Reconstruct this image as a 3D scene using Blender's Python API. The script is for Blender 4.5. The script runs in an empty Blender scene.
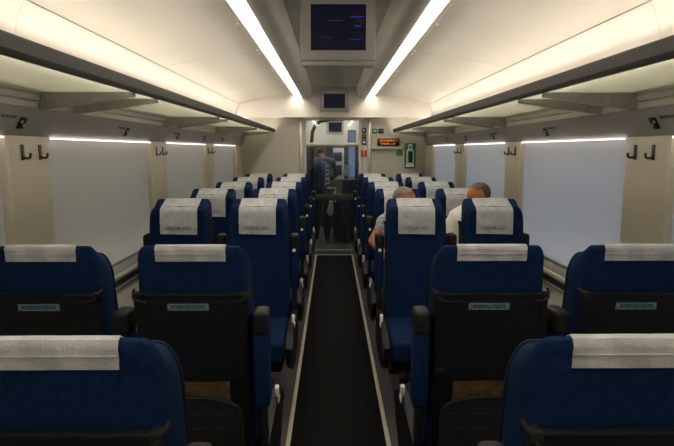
import bpy, bmesh, math, random
from mathutils import Vector, Matrix, noise
random.seed(7)
S = bpy.context.scene
C = S.collection
PI = math.pi

# ------------------------------------------------------------------ helpers
def link(o, parent=None):
    C.objects.link(o)
    if parent is not None:
        o.parent = parent
    return o

def smooth_all(me, ang=40):
    me.shade_smooth()
    try:
        me.set_sharp_from_angle(angle=math.radians(ang))
    except Exception:
        pass

def mesh_of(name, bm, m, smooth=True, ang=40):
    bmesh.ops.recalc_face_normals(bm, faces=bm.faces)
    me = bpy.data.meshes.new(name)
    bm.to_mesh(me); bm.free()
    for mm in (m if isinstance(m, (list, tuple)) else [m]):
        me.materials.append(mm)
    if smooth:
        smooth_all(me, ang)
    return me

def obj(name, bm, m, parent=None, label=None, ang=40):
    me = bm if isinstance(bm, bpy.types.Mesh) else mesh_of(name, bm, m, True, ang)
    o = bpy.data.objects.new(name, me)
    link(o, parent)
    if label:
        o['label'] = label
    return o

def empty(name, loc=(0, 0, 0), rz=0):
    o = bpy.data.objects.new(name, None)
    o.empty_display_size = .1
    o.location = loc; o.rotation_euler = (0, 0, rz)
    return link(o)

def tag(o, label, cat, group=None):
    o['label'] = label; o['category'] = cat
    if group: o['group'] = group
    return o

def struct(o, kind='structure'):
    o['kind'] = kind
    return o

def B(): return bmesh.new()

def add_box(bm, x0, x1, y0, y1, z0, z1, bev=0, seg=2):
    vs = [bm.verts.new((x, y, z)) for x in (x0, x1) for y in (y0, y1) for z in (z0, z1)]
    q = [(0, 1, 3, 2), (4, 6, 7, 5), (0, 4, 5, 1), (2, 3, 7, 6), (0, 2, 6, 4), (1, 5, 7, 3)]
    fs = [bm.faces.new([vs[i] for i in f]) for f in q]
    if bev > 0:
        es = set()
        for f in fs: es.update(f.edges)
        bmesh.ops.bevel(bm, geom=list(es), offset=bev, segments=seg, profile=.5, affect='EDGES')
    return bm

def box(*a, bev=0, seg=2): return add_box(B(), *a, bev=bev, seg=seg)

def add_prism(bm, pts, axis, a0, a1):
    """closed polygon pts (2-D) extruded along an axis ('x','y','z')."""
    def mk(p, a):
        if axis == 'y': return (p[0], a, p[1])
        if axis == 'x': return (a, p[0], p[1])
        return (p[0], p[1], a)
    A = [bm.verts.new(mk(p, a0)) for p in pts]
    Bv = [bm.verts.new(mk(p, a1)) for p in pts]
    n = len(pts)
    for i in range(n):
        bm.faces.new([A[i], A[(i + 1) % n], Bv[(i + 1) % n], Bv[i]])
    bm.faces.new(A); bm.faces.new(Bv[::-1])
    return bm

def add_strip(bm, pts, y0, y1, t=.012, up=(0, 1)):
    """open profile (x,z) given a thickness and run along y: a bent sheet."""
    n = len(pts); off = []
    for i in range(n):
        a = Vector(pts[max(i - 1, 0)]); b = Vector(pts[min(i + 1, n - 1)])
        d = (b - a).normalized(); nn = Vector((-d.y, d.x))
        if nn.dot(Vector(up)) < 0 and up != (0, 0): nn = -nn
        off.append(tuple(Vector(pts[i]) + nn * t))
    return add_prism(bm, list(pts) + off[::-1], 'y', y0, y1)

def add_tube(bm, path, r, n=10, cap=True):
    path = [Vector(p) for p in path]
    rs = r if isinstance(r, (list, tuple)) else [r] * len(path)
    rings = []; prev = None
    for i, p in enumerate(path):
        t = (path[min(i + 1, len(path) - 1)] - path[max(i - 1, 0)]).normalized()
        if prev is None:
            a = Vector((0, 0, 1)) if abs(t.z) < .9 else Vector((1, 0, 0))
            u = t.cross(a).normalized()
        else:
            u = (prev - t * prev.dot(t)).normalized()
        prev = u; v = t.cross(u)
        rings.append([bm.verts.new(p + (u * math.cos(k * 2 * PI / n) + v * math.sin(k * 2 * PI / n)) * rs[i]) for k in range(n)])
    for a, b in zip(rings, rings[1:]):
        for k in range(n):
            bm.faces.new([a[k], a[(k + 1) % n], b[(k + 1) % n], b[k]])
    if cap:
        bm.faces.new(rings[0][::-1]); bm.faces.new(rings[-1])
    return bm

def add_cyl(bm, c, d, r, h, n=16, r2=None):
    c = Vector(c); d = Vector(d).normalized()
    return add_tube(bm, [c, c + d * h], [r, r if r2 is None else r2], n)

def add_ell(bm, c, rad, rot=None, seg=16):
    M = Matrix.Translation(c) @ (rot.to_4x4() if rot is not None else Matrix.Identity(4)) @ Matrix.Diagonal((rad[0], rad[1], rad[2], 1))
    bmesh.ops.create_uvsphere(bm, u_segments=seg, v_segments=max(8, seg * 3 // 4), radius=1, matrix=M)
    return bm

# ------------------------------------------------------------------ materials
def srgb(r, g, b):
    f = lambda c: (c / 12.92 if c <= .04045 else ((c + .055) / 1.055) ** 2.4)
    return (f(r / 255), f(g / 255), f(b / 255), 1)

def mat(name, col, rough=.6, metal=0, spec=.4, var=0, scale=20, bump=0, bscale=200, stretch=None, sheen=0):
    m = bpy.data.materials.new(name); m.use_nodes = True
    nt = m.node_tree; N = nt.nodes; L = nt.links
    p = N['Principled BSDF']
    p.inputs['Base Color'].default_value = col
    p.inputs['Roughness'].default_value = rough
    p.inputs['Metallic'].default_value = metal
    p.inputs['Specular IOR Level'].default_value = spec
    if sheen: p.inputs['Sheen Weight'].default_value = sheen
    tc = N.new('ShaderNodeTexCoord'); mp = N.new('ShaderNodeMapping')
    L.new(tc.outputs['Object'], mp.inputs['Vector'])
    if stretch: mp.inputs['Scale'].default_value = stretch
    nz = N.new('ShaderNodeTexNoise'); nz.inputs['Scale'].default_value = scale; nz.inputs['Detail'].default_value = 4
    L.new(mp.outputs['Vector'], nz.inputs['Vector'])
    rp = N.new('ShaderNodeValToRGB')
    lo = [max(0, c * (1 - var)) for c in col[:3]] + [1]; hi = [min(1, c * (1 + var)) for c in col[:3]] + [1]
    rp.color_ramp.elements[0].color = lo; rp.color_ramp.elements[1].color = hi
    rp.color_ramp.elements[0].position = .3; rp.color_ramp.elements[1].position = .7
    L.new(nz.outputs['Fac'], rp.inputs['Fac']); L.new(rp.outputs['Color'], p.inputs['Base Color'])
    if bump:
        n2 = N.new('ShaderNodeTexNoise'); n2.inputs['Scale'].default_value = bscale
        L.new(mp.outputs['Vector'], n2.inputs['Vector'])
        b = N.new('ShaderNodeBump'); b.inputs['Strength'].default_value = bump; b.inputs['Distance'].default_value = .004
        L.new(n2.outputs['Fac'], b.inputs['Height']); L.new(b.outputs['Normal'], p.inputs['Normal'])
    return m

def emis(name, col, strength):
    m = bpy.data.materials.new(name); m.use_nodes = True
    nt = m.node_tree; nt.nodes.remove(nt.nodes['Principled BSDF'])
    e = nt.nodes.new('ShaderNodeEmission')
    e.inputs['Color'].default_value = col; e.inputs['Strength'].default_value = strength
    nt.links.new(e.outputs[0], nt.nodes['Material Output'].inputs[0])
    return m

def thin(name, col, transp, translu, gloss, rough=.1, tcol=(1, 1, 1, 1)):
    """a thin sheet: some light straight through, some scattered through, some diffuse, a little gloss."""
    m = bpy.data.materials.new(name); m.use_nodes = True
    nt = m.node_tree; N = nt.nodes; L = nt.links
    N.remove(N['Principled BSDF'])
    d = N.new('ShaderNodeBsdfDiffuse'); d.inputs[0].default_value = col
    t = N.new('ShaderNodeBsdfTranslucent'); t.inputs[0].default_value = col
    x = N.new('ShaderNodeBsdfTransparent'); x.inputs[0].default_value = tcol
    g = N.new('ShaderNodeBsdfGlossy'); g.inputs['Roughness'].default_value = rough
    m1 = N.new('ShaderNodeMixShader'); m1.inputs[0].default_value = translu
    L.new(d.outputs[0], m1.inputs[1]); L.new(t.outputs[0], m1.inputs[2])
    m2 = N.new('ShaderNodeMixShader'); m2.inputs[0].default_value = transp
    L.new(m1.outputs[0], m2.inputs[1]); L.new(x.outputs[0], m2.inputs[2])
    m3 = N.new('ShaderNodeMixShader'); m3.inputs[0].default_value = gloss
    L.new(m2.outputs[0], m3.inputs[1]); L.new(g.outputs[0], m3.inputs[2])
    L.new(m3.outputs[0], N['Material Output'].inputs[0])
    return m

M = {}
M['fabric'] = mat('blue_fabric', (.0045, .0165, .060, 1), .85, spec=.10, var=.25, scale=90, bump=.25, bscale=700)
M['fabric_dark'] = mat('navy_piping', (.0035, .008, .028, 1), .7, spec=.2, var=.15)
M['plastic'] = mat('charcoal_plastic', (.0065, .007, .010, 1), .55, spec=.2, var=.1, scale=60, bump=.1, bscale=900)
M['plastic_soft'] = mat('soft_black_plastic', (.0105, .0105, .0105, 1), .6, spec=.2, var=.1)
M['black'] = mat('black_plastic', (.005, .005, .006, 1), .5, spec=.3, var=.1)
M['greyfoot'] = mat('grey_rubber', (.045, .043, .042, 1), .7, spec=.3, var=.15)
M['pocket'] = mat('dark_grey_net', (.016, .016, .0175, 1), .6, spec=.25, var=.15, scale=80)
M['chrome'] = mat('chrome', (.75, .73, .68, 1), .22, 1, var=.05)
M['lever'] = mat('pale_polished_metal', (.85, .83, .76, 1), .3, .0, var=.05)
M['steel'] = mat('brushed_steel', (.45, .42, .36, 1), .35, .85, var=.12, scale=6, stretch=(40, 40, 1))
M['alu'] = mat('aluminium', (.40, .395, .37, 1), .42, .6, var=.08)
M['cloth'] = mat('white_nonwoven', (.43, .435, .445, 1), .95, spec=.05, var=.16, scale=26, bump=.35, bscale=160)
M['print'] = mat('grey_print', (.16, .17, .22, 1), .9, spec=.05, var=.1)
M['magazine'] = mat('brown_magazine', (.062, .036, .014, 1), .7, spec=.2, var=.5, scale=38)
M['labelblue'] = mat('pale_blue_label', (.13, .20, .255, 1), .5, spec=.3, var=.12)
M['labelprint'] = mat('dark_label_print', (.015, .025, .04, 1), .6, var=.1)
M['carpet'] = mat('grey_carpet', (.078, .068, .074, 1), .95, spec=.05, var=.35, scale=240, bump=.4, bscale=500)
M['mat'] = mat('black_ribbed_rubber', (.0035, .0035, .0032, 1), .85, spec=.1, var=.2, scale=120, bump=.3, bscale=300)
M['strip'] = mat('metal_edge_strip', (.50, .47, .35, 1), .5, .3, var=.15, scale=30)
M['ceil'] = mat('cream_ceiling', (.42, .40, .34, 1), .55, spec=.3, var=.03, scale=2)
M['cove'] = mat('white_cove_panel', (.68, .64, .585, 1), .5, spec=.3, var=.02, scale=2)
M['duct'] = mat('grey_beige_duct', (.52, .50, .45, 1), .45, spec=.4, var=.05, scale=3)
M['cenpan'] = mat('grey_centre_panel', (.48, .465, .43, 1), .55, spec=.3, var=.05, scale=3)
M['cream'] = mat('cream_wall_laminate', (.64, .595, .505, 1), .5, spec=.3, var=.04, scale=5, stretch=(1, 1, 18))
M['creamedge'] = mat('pale_wall_edge', (.70, .64, .52, 1), .45, spec=.35, var=.03)
M['bulk'] = mat('cream_bulkhead', (.54, .51, .445, 1), .5, spec=.3, var=.03, scale=4)
M['service'] = mat('grey_service_panel', (.25, .237, .232, 1), .5, spec=.35, var=.06, scale=5)
M['ledge'] = mat('light_ledge', (.52, .495, .45, 1), .5, spec=.3, var=.04)
M['rail'] = mat('grey_rack_rail', (.028, .026, .023, 1), .6, .0, var=.08)
M['bracket'] = mat('ribbed_bracket', (.30, .29, .265, 1), .45, .3, var=.05)
M['blind'] = thin('roller_blind_cloth', (.66, .66, .66, 1), 0, .4, .01, .4)
M['glass_shelf'] = thin('frosted_shelf_glass', (.72, .73, .66, 1), .30, .62, .03, .25, (.9, .92, .85, 1))
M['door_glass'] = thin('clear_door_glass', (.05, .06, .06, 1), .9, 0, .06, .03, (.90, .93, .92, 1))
M['lamp'] = emis('warm_strip_lamp', (1, .93, .79, 1), 13)
M['rack_lamp'] = emis('warm_white_rack_tube', (1, .89, .77, 1), 30)
M['cove_lamp'] = emis('warm_white_cove_tube', (1, .89, .78, 1), 26)
M['vest_lamp'] = emis('vestibule_lamp', (1, .95, .85, 1), 18)
M['win_lamp'] = emis('window_head_lamp', (1, .88, .82, 1), 5)
M['hook'] = mat('bronze_hook', (.085, .07, .055, 1), .4, .6, var=.1)
M['bezel'] = mat('grey_monitor_case', (.38, .38, .365, 1), .45, spec=.4, var=.04)
M['bezelback'] = mat('dark_monitor_mount', (.10, .10, .10, 1), .5, var=.1)
M['sign_black'] = mat('black_sign', (.008, .008, .008, 1), .35, var=.1)
M['sign_red'] = mat('red_sign', (.60, .05, .025, 1), .4, var=.05)
M['sign_green'] = mat('green_sign', (.02, .20, .11, 1), .4, var=.05)
M['sign_dkgreen'] = mat('olive_green_sign', (.10, .17, .075, 1), .4, var=.08)
M['white'] = mat('white_symbol', (.78, .80, .77, 1), .5, var=.02)
M['led'] = emis('orange_led', (1, .28, .03, 1), 1.3)
M['screen_blue'] = emis('dim_blue_screen_text', (.05, .08, .7, 1), .35)
M['screen_grey'] = emis('dim_grey_screen_text', (.14, .25, .35, 1), .16)
M['skin'] = mat('skin', (.46, .155, .075, 1), .5, spec=.35, var=.12, scale=18)
M['hair_grey'] = mat('grey_hair', (.19, .165, .135, 1), .7, var=.45, scale=110, bump=.6, bscale=300)
M['hair_brown'] = mat('brown_hair', (.14, .095, .06, 1), .7, var=.45, scale=110, bump=.6, bscale=300)
M['shirt_white'] = mat('white_shirt', (.72, .69, .62, 1), .85, var=.06, scale=12, bump=.4, bscale=30)
M['shirt_grey'] = mat('grey_striped_shirt', (.36, .37, .40, 1), .85, var=.6, scale=10, stretch=(1, 1, 9))
M['trousers'] = mat('dark_trousers', (.02, .022, .03, 1), .85, var=.2)
M['jacket'] = mat('navy_jacket', (.022, .040, .105, 1), .8, var=.25, scale=20)
M['shoe'] = mat('black_shoe', (.012, .011, .01, 1), .4, var=.1)
M['eye'] = mat('eye', (.6, .58, .55, 1), .2, var=.05)
M['lip'] = mat('lip', (.36, .11, .08, 1), .5, var=.05)
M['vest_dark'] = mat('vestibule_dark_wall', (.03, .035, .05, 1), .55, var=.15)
M['vest_floor'] = mat('vestibule_grey_floor', (.06, .062, .06, 1), .6, var=.15, scale=60)
M['cab'] = mat('pale_cabinet', (.60, .68, .65, 1), .45, var=.06)
M['navy_case'] = mat('navy_suitcase', (.01, .014, .032, 1), .55, var=.15)
M['greycloth'] = mat('pale_grey_cloth', (.42, .44, .47, 1), .9, var=.2, scale=20)

def screen_mat():
    m = bpy.data.materials.new('dark_navy_screen'); m.use_nodes = True
    p = m.node_tree.nodes['Principled BSDF']
    p.inputs['Base Color'].default_value = (.004, .005, .012, 1)
    p.inputs['Roughness'].default_value = .25
    p.inputs['Emission Color'].default_value = (.01, .012, .06, 1)
    p.inputs['Emission Strength'].default_value = .12
    return m
M['screen'] = screen_mat()

# ------------------------------------------------------------------ camera
CX, CZ = -.032, 1.57
cam = bpy.data.cameras.new('camera'); co = bpy.data.objects.new('camera', cam); C.objects.link(co)
F = 545.0
cam.sensor_width = 36; cam.lens = F / 674 * 36; cam.clip_start = .02
co.location = (CX, 0, CZ)
co.rotation_euler = (PI / 2 - math.atan(73.5 / F), 0, -math.atan(5 / F))
S.camera = co

# ------------------------------------------------------------------ room shell
Y0, Y1 = -2.2, 7.95            # rear wall behind the camera, bulkhead
WIN = [(.82, 2.18), (2.525, 3.92), (4.29, 5.61), (6.03, 7.34)]
SILL, HEAD = .885, 1.605
XP, XB = 1.325, 1.345          # pillar face, blind plane

struct(obj('floor', box(-1.45, 1.45, Y0 - .1, 8.46, -.08, 0), M['carpet']))

def side_wall(sg, name):
    bm = B()
    f = lambda a, b: (min(sg * a, sg * b), max(sg * a, sg * b))
    x = f(XP, 1.45)
    add_box(bm, *x, Y0, Y1, 0, SILL - .13)
    edges = [Y0] + [e for w in WIN for e in w] + [Y1]
    for a, b in zip(edges[0::2], edges[1::2]):
        add_box(bm, *x, a, b, SILL - .13, 1.64, bev=.004)
    add_box(bm, *x, Y0, Y1, HEAD + .02, 2.0)
    o = struct(obj(name, bm, M['cream']))
    # pale raised edge at the far end of each window
    e = B()
    for a, b in WIN:
        add_box(e, *f(XP - .008, XP + .03), b - .004, b + .022, SILL - .02, HEAD + .01, bev=.003)
    obj('pillar_edge', e, M['creamedge'], o)
    return o
wl = side_wall(-1, 'wall_left'); wr = side_wall(1, 'wall_right')

k = 0
for sg in (-1, 1):
    f = lambda a, b: (min(sg * a, sg * b), max(sg * a, sg * b))
    for a, b in WIN:
        k += 1
        w = struct(empty('window_%d' % k, (sg * XB, (a + b) / 2, SILL)))
        inv = Matrix.Translation((-sg * XB, -(a + b) / 2, -SILL))
        def wpart(name, bm, m):
            bmesh.ops.transform(bm, matrix=inv, verts=bm.verts)
            return obj(name, bm, m, w)
        # blind: slightly rippled sheet
        bm = B()
        bm.faces.new([bm.verts.new(q) for q in ((sg * XB, a, SILL), (sg * XB, b, SILL), (sg * XB, b, HEAD + .03), (sg * XB, a, HEAD + .03))])
        wpart('roller_blind', bm, M['blind'])
        bm = B(); add_box(bm, *f(XB - .006, XB + .008), a, b, SILL - .012, SILL + .006, bev=.003)
        wpart('blind_hem_bar', bm, M['alu'])
        bm = B(); add_box(bm, *f(XP - .010, XP - .003), a + .01, b - .01, HEAD + .012, HEAD + .016)
        wpart('head_lamp', bm, M['win_lamp'])
        bm = B(); add_box(bm, *f(XB + .03, XB + .036), a - .02, b + .02, SILL - .02, HEAD + .02)
        wpart('window_pane', bm, M['door_glass'])

    # continuous sill rails along the wall
    bm = B()
    add_prism(bm, [(sg * 1.36, .885), (sg * 1.305, .835), (sg * 1.300, .80), (sg * 1.33, .80), (sg * 1.36, .80)], 'y', Y0, Y1 - .02)
    o = struct(obj('trim_%d' % (1 if sg < 0 else 2), bm, M['service']))
    bm = B(); add_box(bm, *f(1.292, 1.303), Y0, Y1 - .02, .815, .838, bev=.003)
    obj('rail_nosing', bm, M['creamedge'], o)
    bm = B(); add_box(bm, *f(1.305, 1.33), Y0, Y1 - .02, .735, .752, bev=.003)
    obj('lower_rail', bm, M['alu'], o)
    bm = B(); add_box(bm, *f(1.315, 1.33), Y0, Y1 - .02, .756, .80)
    obj('shadow_gap', bm, M['rail'], o)

# ceiling: centre panel, side panels, upper cove panels (continuous shell)
cl = B()
add_box(cl, -.42, .42, Y0, 7.9, 2.425, 2.45)
ce = struct(obj('ceiling', cl, M['cenpan']))
sp = [(.58, 2.322), (.71, 2.306), (.85, 2.29), (.98, 2.272), (1.12, 2.247), (1.24, 2.222), (1.322, 2.199)]
cv = [(1.320, 2.194), (1.352, 2.13), (1.372, 2.05), (1.376, 1.97), (1.36, 1.89), (1.335, 1.835), (1.30, 1.805)]
for sg in (-1, 1):
    bm = B()
    seams = [Y0, .45, 2.40, 4.35, 6.30, 7.9]
    for a, b in zip(seams, seams[1:]):
        add_strip(bm, [(sg * x, z) for x, z in sp], a + .003, b - .003, .015)
    obj('side_ceiling_panel', bm, M['ceil'], ce)
    bm = B()
    cseams = [Y0, 2.40, 6.3, 7.9]
    for a, b in zip(cseams, cseams[1:]):
        add_strip(bm, [(sg * x, z) for x, z in cv], a + .0015, b - .0015, .012, (sg, .3))
    obj('cove_panel', bm, M['cove'], ce)
    bm = B(); add_box(bm, min(sg * .39, sg * 1.45), max(sg * .39, sg * 1.45), Y0, 7.9, 2.46, 2.48)
    add_box(bm, min(sg * 1.43, sg * 1.45), max(sg * 1.43, sg * 1.45), Y0, 7.9, 1.6, 2.46)
    obj('roof_skin', bm, M['service'], ce)
    # air duct
    d = [(.312, 2.43), (.314, 2.39), (.321, 2.348), (.335, 2.309), (.356, 2.281), (.385, 2.267), (.420, 2.262), (.441, 2.268), (.451, 2.286), (.453, 2.43)]
    bm = B(); add_prism(bm, [(sg * x, z) for x, z in d], 'y', Y0, 7.72)
    struct(obj('trim_%d' % (3 if sg < 0 else 4), bm, M['duct'], ang=60))
    # slanted service panel with rear ledge, under the rack
    bm = B()
    add_strip(bm, [(sg * x, z) for x, z in [(1.278, 1.742), (1.29, 1.70), (1.312, 1.655), (1.326, 1.624), (1.372, 1.622)]], Y0, 7.9, .012, (sg, .3))
    o = struct(obj('trim_%d' % (5 if sg < 0 else 6), bm, M['service']))
    bm = B()
    add_prism(bm, [(sg * x, z) for x, z in [(1.262, 1.822), (1.262, 1.806), (1.272, 1.798), (1.272, 1.776), (1.284, 1.770), (1.284, 1.745), (1.31, 1.742), (1.31, 1.822)]], 'y', Y0, 7.9)
    obj('rear_ledge', bm, M['ledge'], o)

# rear wall behind the camera
struct(obj('wall_rear', box(-1.45, 1.45, Y0 - .06, Y0, 0, 2.48), M['bulk']))

# bulkhead: pixel-free numbers; door opening x -0.405..0.355, up to 2.0
DX0, DX1, DZ = -.405, .357, 1.985
bm = B()
add_box(bm, -1.45, DX0 - .10, Y1, Y1 + .07, 0, 2.03)
add_box(bm, DX1 + .055, 1.45, Y1, Y1 + .07, 0, 2.03)
add_box(bm, DX0 - .10, DX1 + .055, Y1, Y1 + .07, DZ + .03, 2.03)
wb = struct(obj('wall_end', bm, M['bulk']))
# lintel above it, filling up to the ceiling
bm = B()
lp = [(-1.36, 2.05), (-1.34, 2.016), (1.34, 2.016), (1.36, 2.05), (1.36, 2.46), (-1.36, 2.46)]
add_prism(bm, lp, 'y', 7.735, Y1 + .07)
lint = struct(obj('trim_7', bm, M['cove']))
bm = B(); add_box(bm, -1.3, 1.3, 7.728, 7.738, 2.014, 2.024, bev=.002)
obj('lintel_edge', bm, M['creamedge'], lint)

# door with frame
d1 = struct(empty('door_1', ((DX0 + DX1) / 2, Y1, 0)))
dinv = Matrix.Translation((-(DX0 + DX1) / 2, -Y1, 0))
def dpart(name, bm, m, parent=None):
    bmesh.ops.transform(bm, matrix=dinv, verts=bm.verts)
    return obj(name, bm, m, parent or d1)
bm = B(); add_box(bm, DX0 - .10, DX0 - .045, Y1 - .02, Y1 + .08, 0, 2.015, bev=.006); dpart('door_post', bm, M['steel'])
bm = B(); add_box(bm, DX0 - .042, DX0, Y1 - .012, Y1 + .08, 0, 2.0, bev=.004); dpart('door_jamb', bm, M['bulk'])
bm = B(); add_box(bm, DX1, DX1 + .052, Y1 - .012, Y1 + .08, 0, 2.0, bev=.004); dpart('door_jamb', bm, M['bulk'])
bm = B(); add_box(bm, DX0, DX1, Y1 - .005, Y1 + .08, DZ, 2.01, bev=.003); dpart('door_header', bm, M['steel'])
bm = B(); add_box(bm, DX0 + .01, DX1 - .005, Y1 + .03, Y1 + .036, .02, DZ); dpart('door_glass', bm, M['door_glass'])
bm = B(); add_box(bm, DX0 + .01, DX1 - .005, Y1 + .015, Y1 + .029, 1.605, 1.665, bev=.003); dpart('upper_rail', bm, M['steel'])
bm = B(); add_box(bm, DX0 + .06, DX1 - .05, Y1 - .01, Y1 + .02, .835, .915, bev=.006)
add_box(bm, DX0 + .01, DX0 + .07, Y1 + .01, Y1 + .03, .80, .95, bev=.006)
add_box(bm, DX1 - .065, DX1 - .005, Y1 + .01, Y1 + .03, .80, .95, bev=.006)
dpart('push_bar', bm, M['rail'])
# pole strip on the bulkhead to the right of the door
bm = B(); add_box(bm, .485, .535, Y1 - .03, Y1, 0, 2.012, bev=.01, seg=3)
struct(obj('trim_8', bm, M['steel']))

# ------------------------------------------------------------------ ceiling strip lights
for sg, nm in ((-1, 'left'), (1, 'right')):
    t = tag(empty('ceiling_strip_light', (sg * .465, 2.7, 2.40)), 'glowing white strip light running along the ceiling %s of the monitor' % nm, 'light', 'ceiling strip lights')
    inv = Matrix.Translation((-sg * .465, -2.7, -2.40))
    bm = B(); add_box(bm, min(sg * .455, sg * .562), max(sg * .455, sg * .562), Y0, 7.72, 2.338, 2.344)
    bmesh.ops.transform(bm, matrix=inv, verts=bm.verts); obj('diffuser', bm, M['lamp'], t)
    bm = B(); add_box(bm, min(sg * .455, sg * .578), max(sg * .455, sg * .578), Y0, 7.72, 2.35, 2.42)
    bmesh.ops.transform(bm, matrix=inv, verts=bm.verts); obj('housing', bm, M['bezelback'], t)
    bm = B(); add_box(bm, min(sg * .562, sg * .592), max(sg * .562, sg * .592), Y0, 7.72, 2.312, 2.337, bev=.003)
    bmesh.ops.transform(bm, matrix=inv, verts=bm.verts); obj('lens_lip', bm, M['ceil'], t)
    for y in (3.4, 4.28, 4.42, 5.35, 6.23, 6.37):
        bm = B(); add_cyl(bm, (sg * .600, y, 2.322), (0, 0, -1), .008, .012, 10)
        bmesh.ops.transform(bm, matrix=inv, verts=bm.verts); obj('clip', bm, M['white'], t)

# ------------------------------------------------------------------ luggage racks
BR = [.57, .88, 2.38, 2.69, 4.15, 4.46, 5.90, 6.21, 7.6]
for sg, nm in ((-1, 'left'), (1, 'right')):
    t = tag(empty('luggage_rack', (sg * .87, 2.85, 1.815)), 'frosted glass luggage rack with dark front rail along the %s wall' % nm, 'luggage rack', 'luggage racks over the windows')
    inv = Matrix.Translation((-sg * .87, -2.85, -1.815))
    f = lambda a, b: (min(sg * a, sg * b), max(sg * a, sg * b))
    def rp(name, bm, m):
        bmesh.ops.transform(bm, matrix=inv, verts=bm.verts); return obj(name, bm, m, t)
    YE = 7.9
    bm = B(); add_prism(bm, [(sg * x, z) for x, z in [(.838, 1.820), (.843, 1.808), (.876, 1.809), (.876, 1.822), (.850, 1.826), (.848, 1.858), (.842, 1.861), (.838, 1.856)]], 'y', Y0, YE)
    rp('front_rail', bm, M['rail']).data.set_sharp_from_angle(angle=.3)
    bm = B(); add_tube(bm, [(sg * .861, Y0, 1.837), (sg * .861, YE - .02, 1.837)], .009, 10)
    rp('lamp_tube', bm, M['rack_lamp'])
    bm = B(); add_tube(bm, [(sg * 1.305, Y0, 1.955), (sg * 1.305, YE - .02, 1.955)], .010, 10)
    rp('cove_lamp_tube', bm, M['cove_lamp'])
    bm = B(); add_prism(bm, [(sg * x, z) for x, z in [(1.285, 1.925), (1.365, 1.925), (1.365, 1.940), (1.297, 1.940), (1.291, 1.952), (1.285, 1.952)]], 'y', Y0, YE)
    rp('lamp_bracket', bm, M['ledge'])
    ys = [Y0] + BR + [YE]
    for a, b in zip(ys, ys[1:]):
        bm = B(); add_box(bm, *f(.876, 1.262), a + .004, b - .004, 1.814, 1.822)
        rp('glass_shelf', bm, M['glass_shelf'])
    for y in BR:
        # tapering ribbed bracket: tall at the wall, thin at the rail
        bm = B()
        add_prism(bm, [(sg * x, z) for x, z in [(.872, 1.811), (.872, 1.793), (1.0, 1.774), (1.262, 1.738), (1.278, 1.745), (1.262, 1.811)]], 'y', y - .011, y + .011)
        for q in range(9):
            x = .93 + q * .037
            zb = 1.785 - (x - .95) * .145
            pts = [(sg * x, zb + .006), (sg * (x + .012), zb + .006), (sg * (x + .030), 1.806), (sg * (x + .018), 1.806)]
            add_prism(bm, pts, 'y', y - .014, y + .014)
        rp('bracket', bm, M['bracket'])

# ------------------------------------------------------------------ coat hooks
names = ['first and second', 'second and third', 'third and last']
for sg, nm in ((-1, 'left'), (1, 'right')):
    for i in range(3):
        a, b = WIN[i][1], WIN[i + 1][0]
        for j in range(2):
            y = a + (b - a) * (.36 if j == 0 else .76)
            w = B()
            x = lambda d: sg * (XP - d)
            add_box(w, min(x(0), x(.006)), max(x(0), x(.006)), -.010, .010, 0, .066, bev=.002)
            for v in w.verts: v.co.y += 0
            add_tube(w, [(x(.006), 0, .012), (x(.022), 0, .008), (x(.033), 0, .012), (x(.036), 0, .03)], [.0055, .0055, .0055, .005], 8)
            bmesh.ops.transform(w, matrix=Matrix.Translation((-sg * XP, 0, 0)), verts=w.verts)
            o = obj('coat_hook', w, M['hook'])
            o.location = (sg * XP, y, 1.525)
            tag(o, 'dark coat hook on %s wall between its %s windows, the %s hook' % (nm, names[i], 'nearer' if j == 0 else 'farther'), 'hook', 'coat hooks on the wall pillars')

# ------------------------------------------------------------------ reading light panels under the racks
ordn = ['first', 'second', 'third', 'fourth', 'fifth']
for sg, nm in ((-1, 'left'), (1, 'right')):
    for i, y in enumerate([2.27, 3.42, 4.55, 5.48, 6.4]):
        n = Vector((-sg * .88, 0, -.47)).normalized()
        u = Vector((sg * .47, 0, -.88)).normalized()       # down along the panel
        base = Vector((sg * 1.2985, y, 1.678))
        R = Matrix(((0, u.x, n.x), (1, u.y, n.y), (0, u.z, n.z)))
        t = tag(empty('reading_light', base), 'small black reading light plate under the %s rack, %s one from the camera' % (nm, ordn[i]), 'reading light', 'reading lights under the racks')
        def rl(name, bm, m):
            bmesh.ops.transform(bm, matrix=R.to_4x4(), verts=bm.verts); return obj(name, bm, m, t)
        bm = B(); add_box(bm, -.024, .024, -.026, .026, 0, .005, bev=.003); rl('plate', bm, M['black'])
        for q in (-1, 1):
            bm = B(); add_cyl(bm, (q * .011, .008 * q, .004), (0, 0, 1), .007, .005, 12); rl('lens', bm, M['alu'])
        bm = B()
        for q in range(4):
            add_box(bm, -.15 + q * .026, -.132 + q * .026, -.03, -.018, 0, .003, bev=.001)
        rl('seat_number_strip', bm, M['bezelback'])

# ------------------------------------------------------------------ floor runner
t = tag(empty('aisle_runner', (0, 3.2, 0)), 'black rubber runner with pale metal edge strips down the aisle', 'floor mat')
bm = B(); add_box(bm, -.258, .258, -3.2 + Y0 + .05, 4.82, 0, .006); obj('rubber_sheet', bm, M['mat'], t)
for sg in (-1, 1):
    bm = B(); add_box(bm, min(sg * .258, sg * .282), max(sg * .258, sg * .282), -3.2 + Y0 + .05, 4.84, 0, .009, bev=.002); obj('edge_strip', bm, M['strip'], t)
bm = B(); add_box(bm, -.258, .258, 4.82, 4.84, 0, .009, bev=.002); obj('edge_strip', bm, M['strip'], t)
bm = B(); add_box(bm, DX0, DX1, 8.40, 8.46, 0, .012, bev=.003); struct(obj('trim_9', bm, M['strip']))

# ------------------------------------------------------------------ seats
T = 1.248
K = .055
def shear(bm, k=K, z0=.45):
    for v in bm.verts: v.co.y += (v.co.z - z0) * k
    return bm

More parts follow.
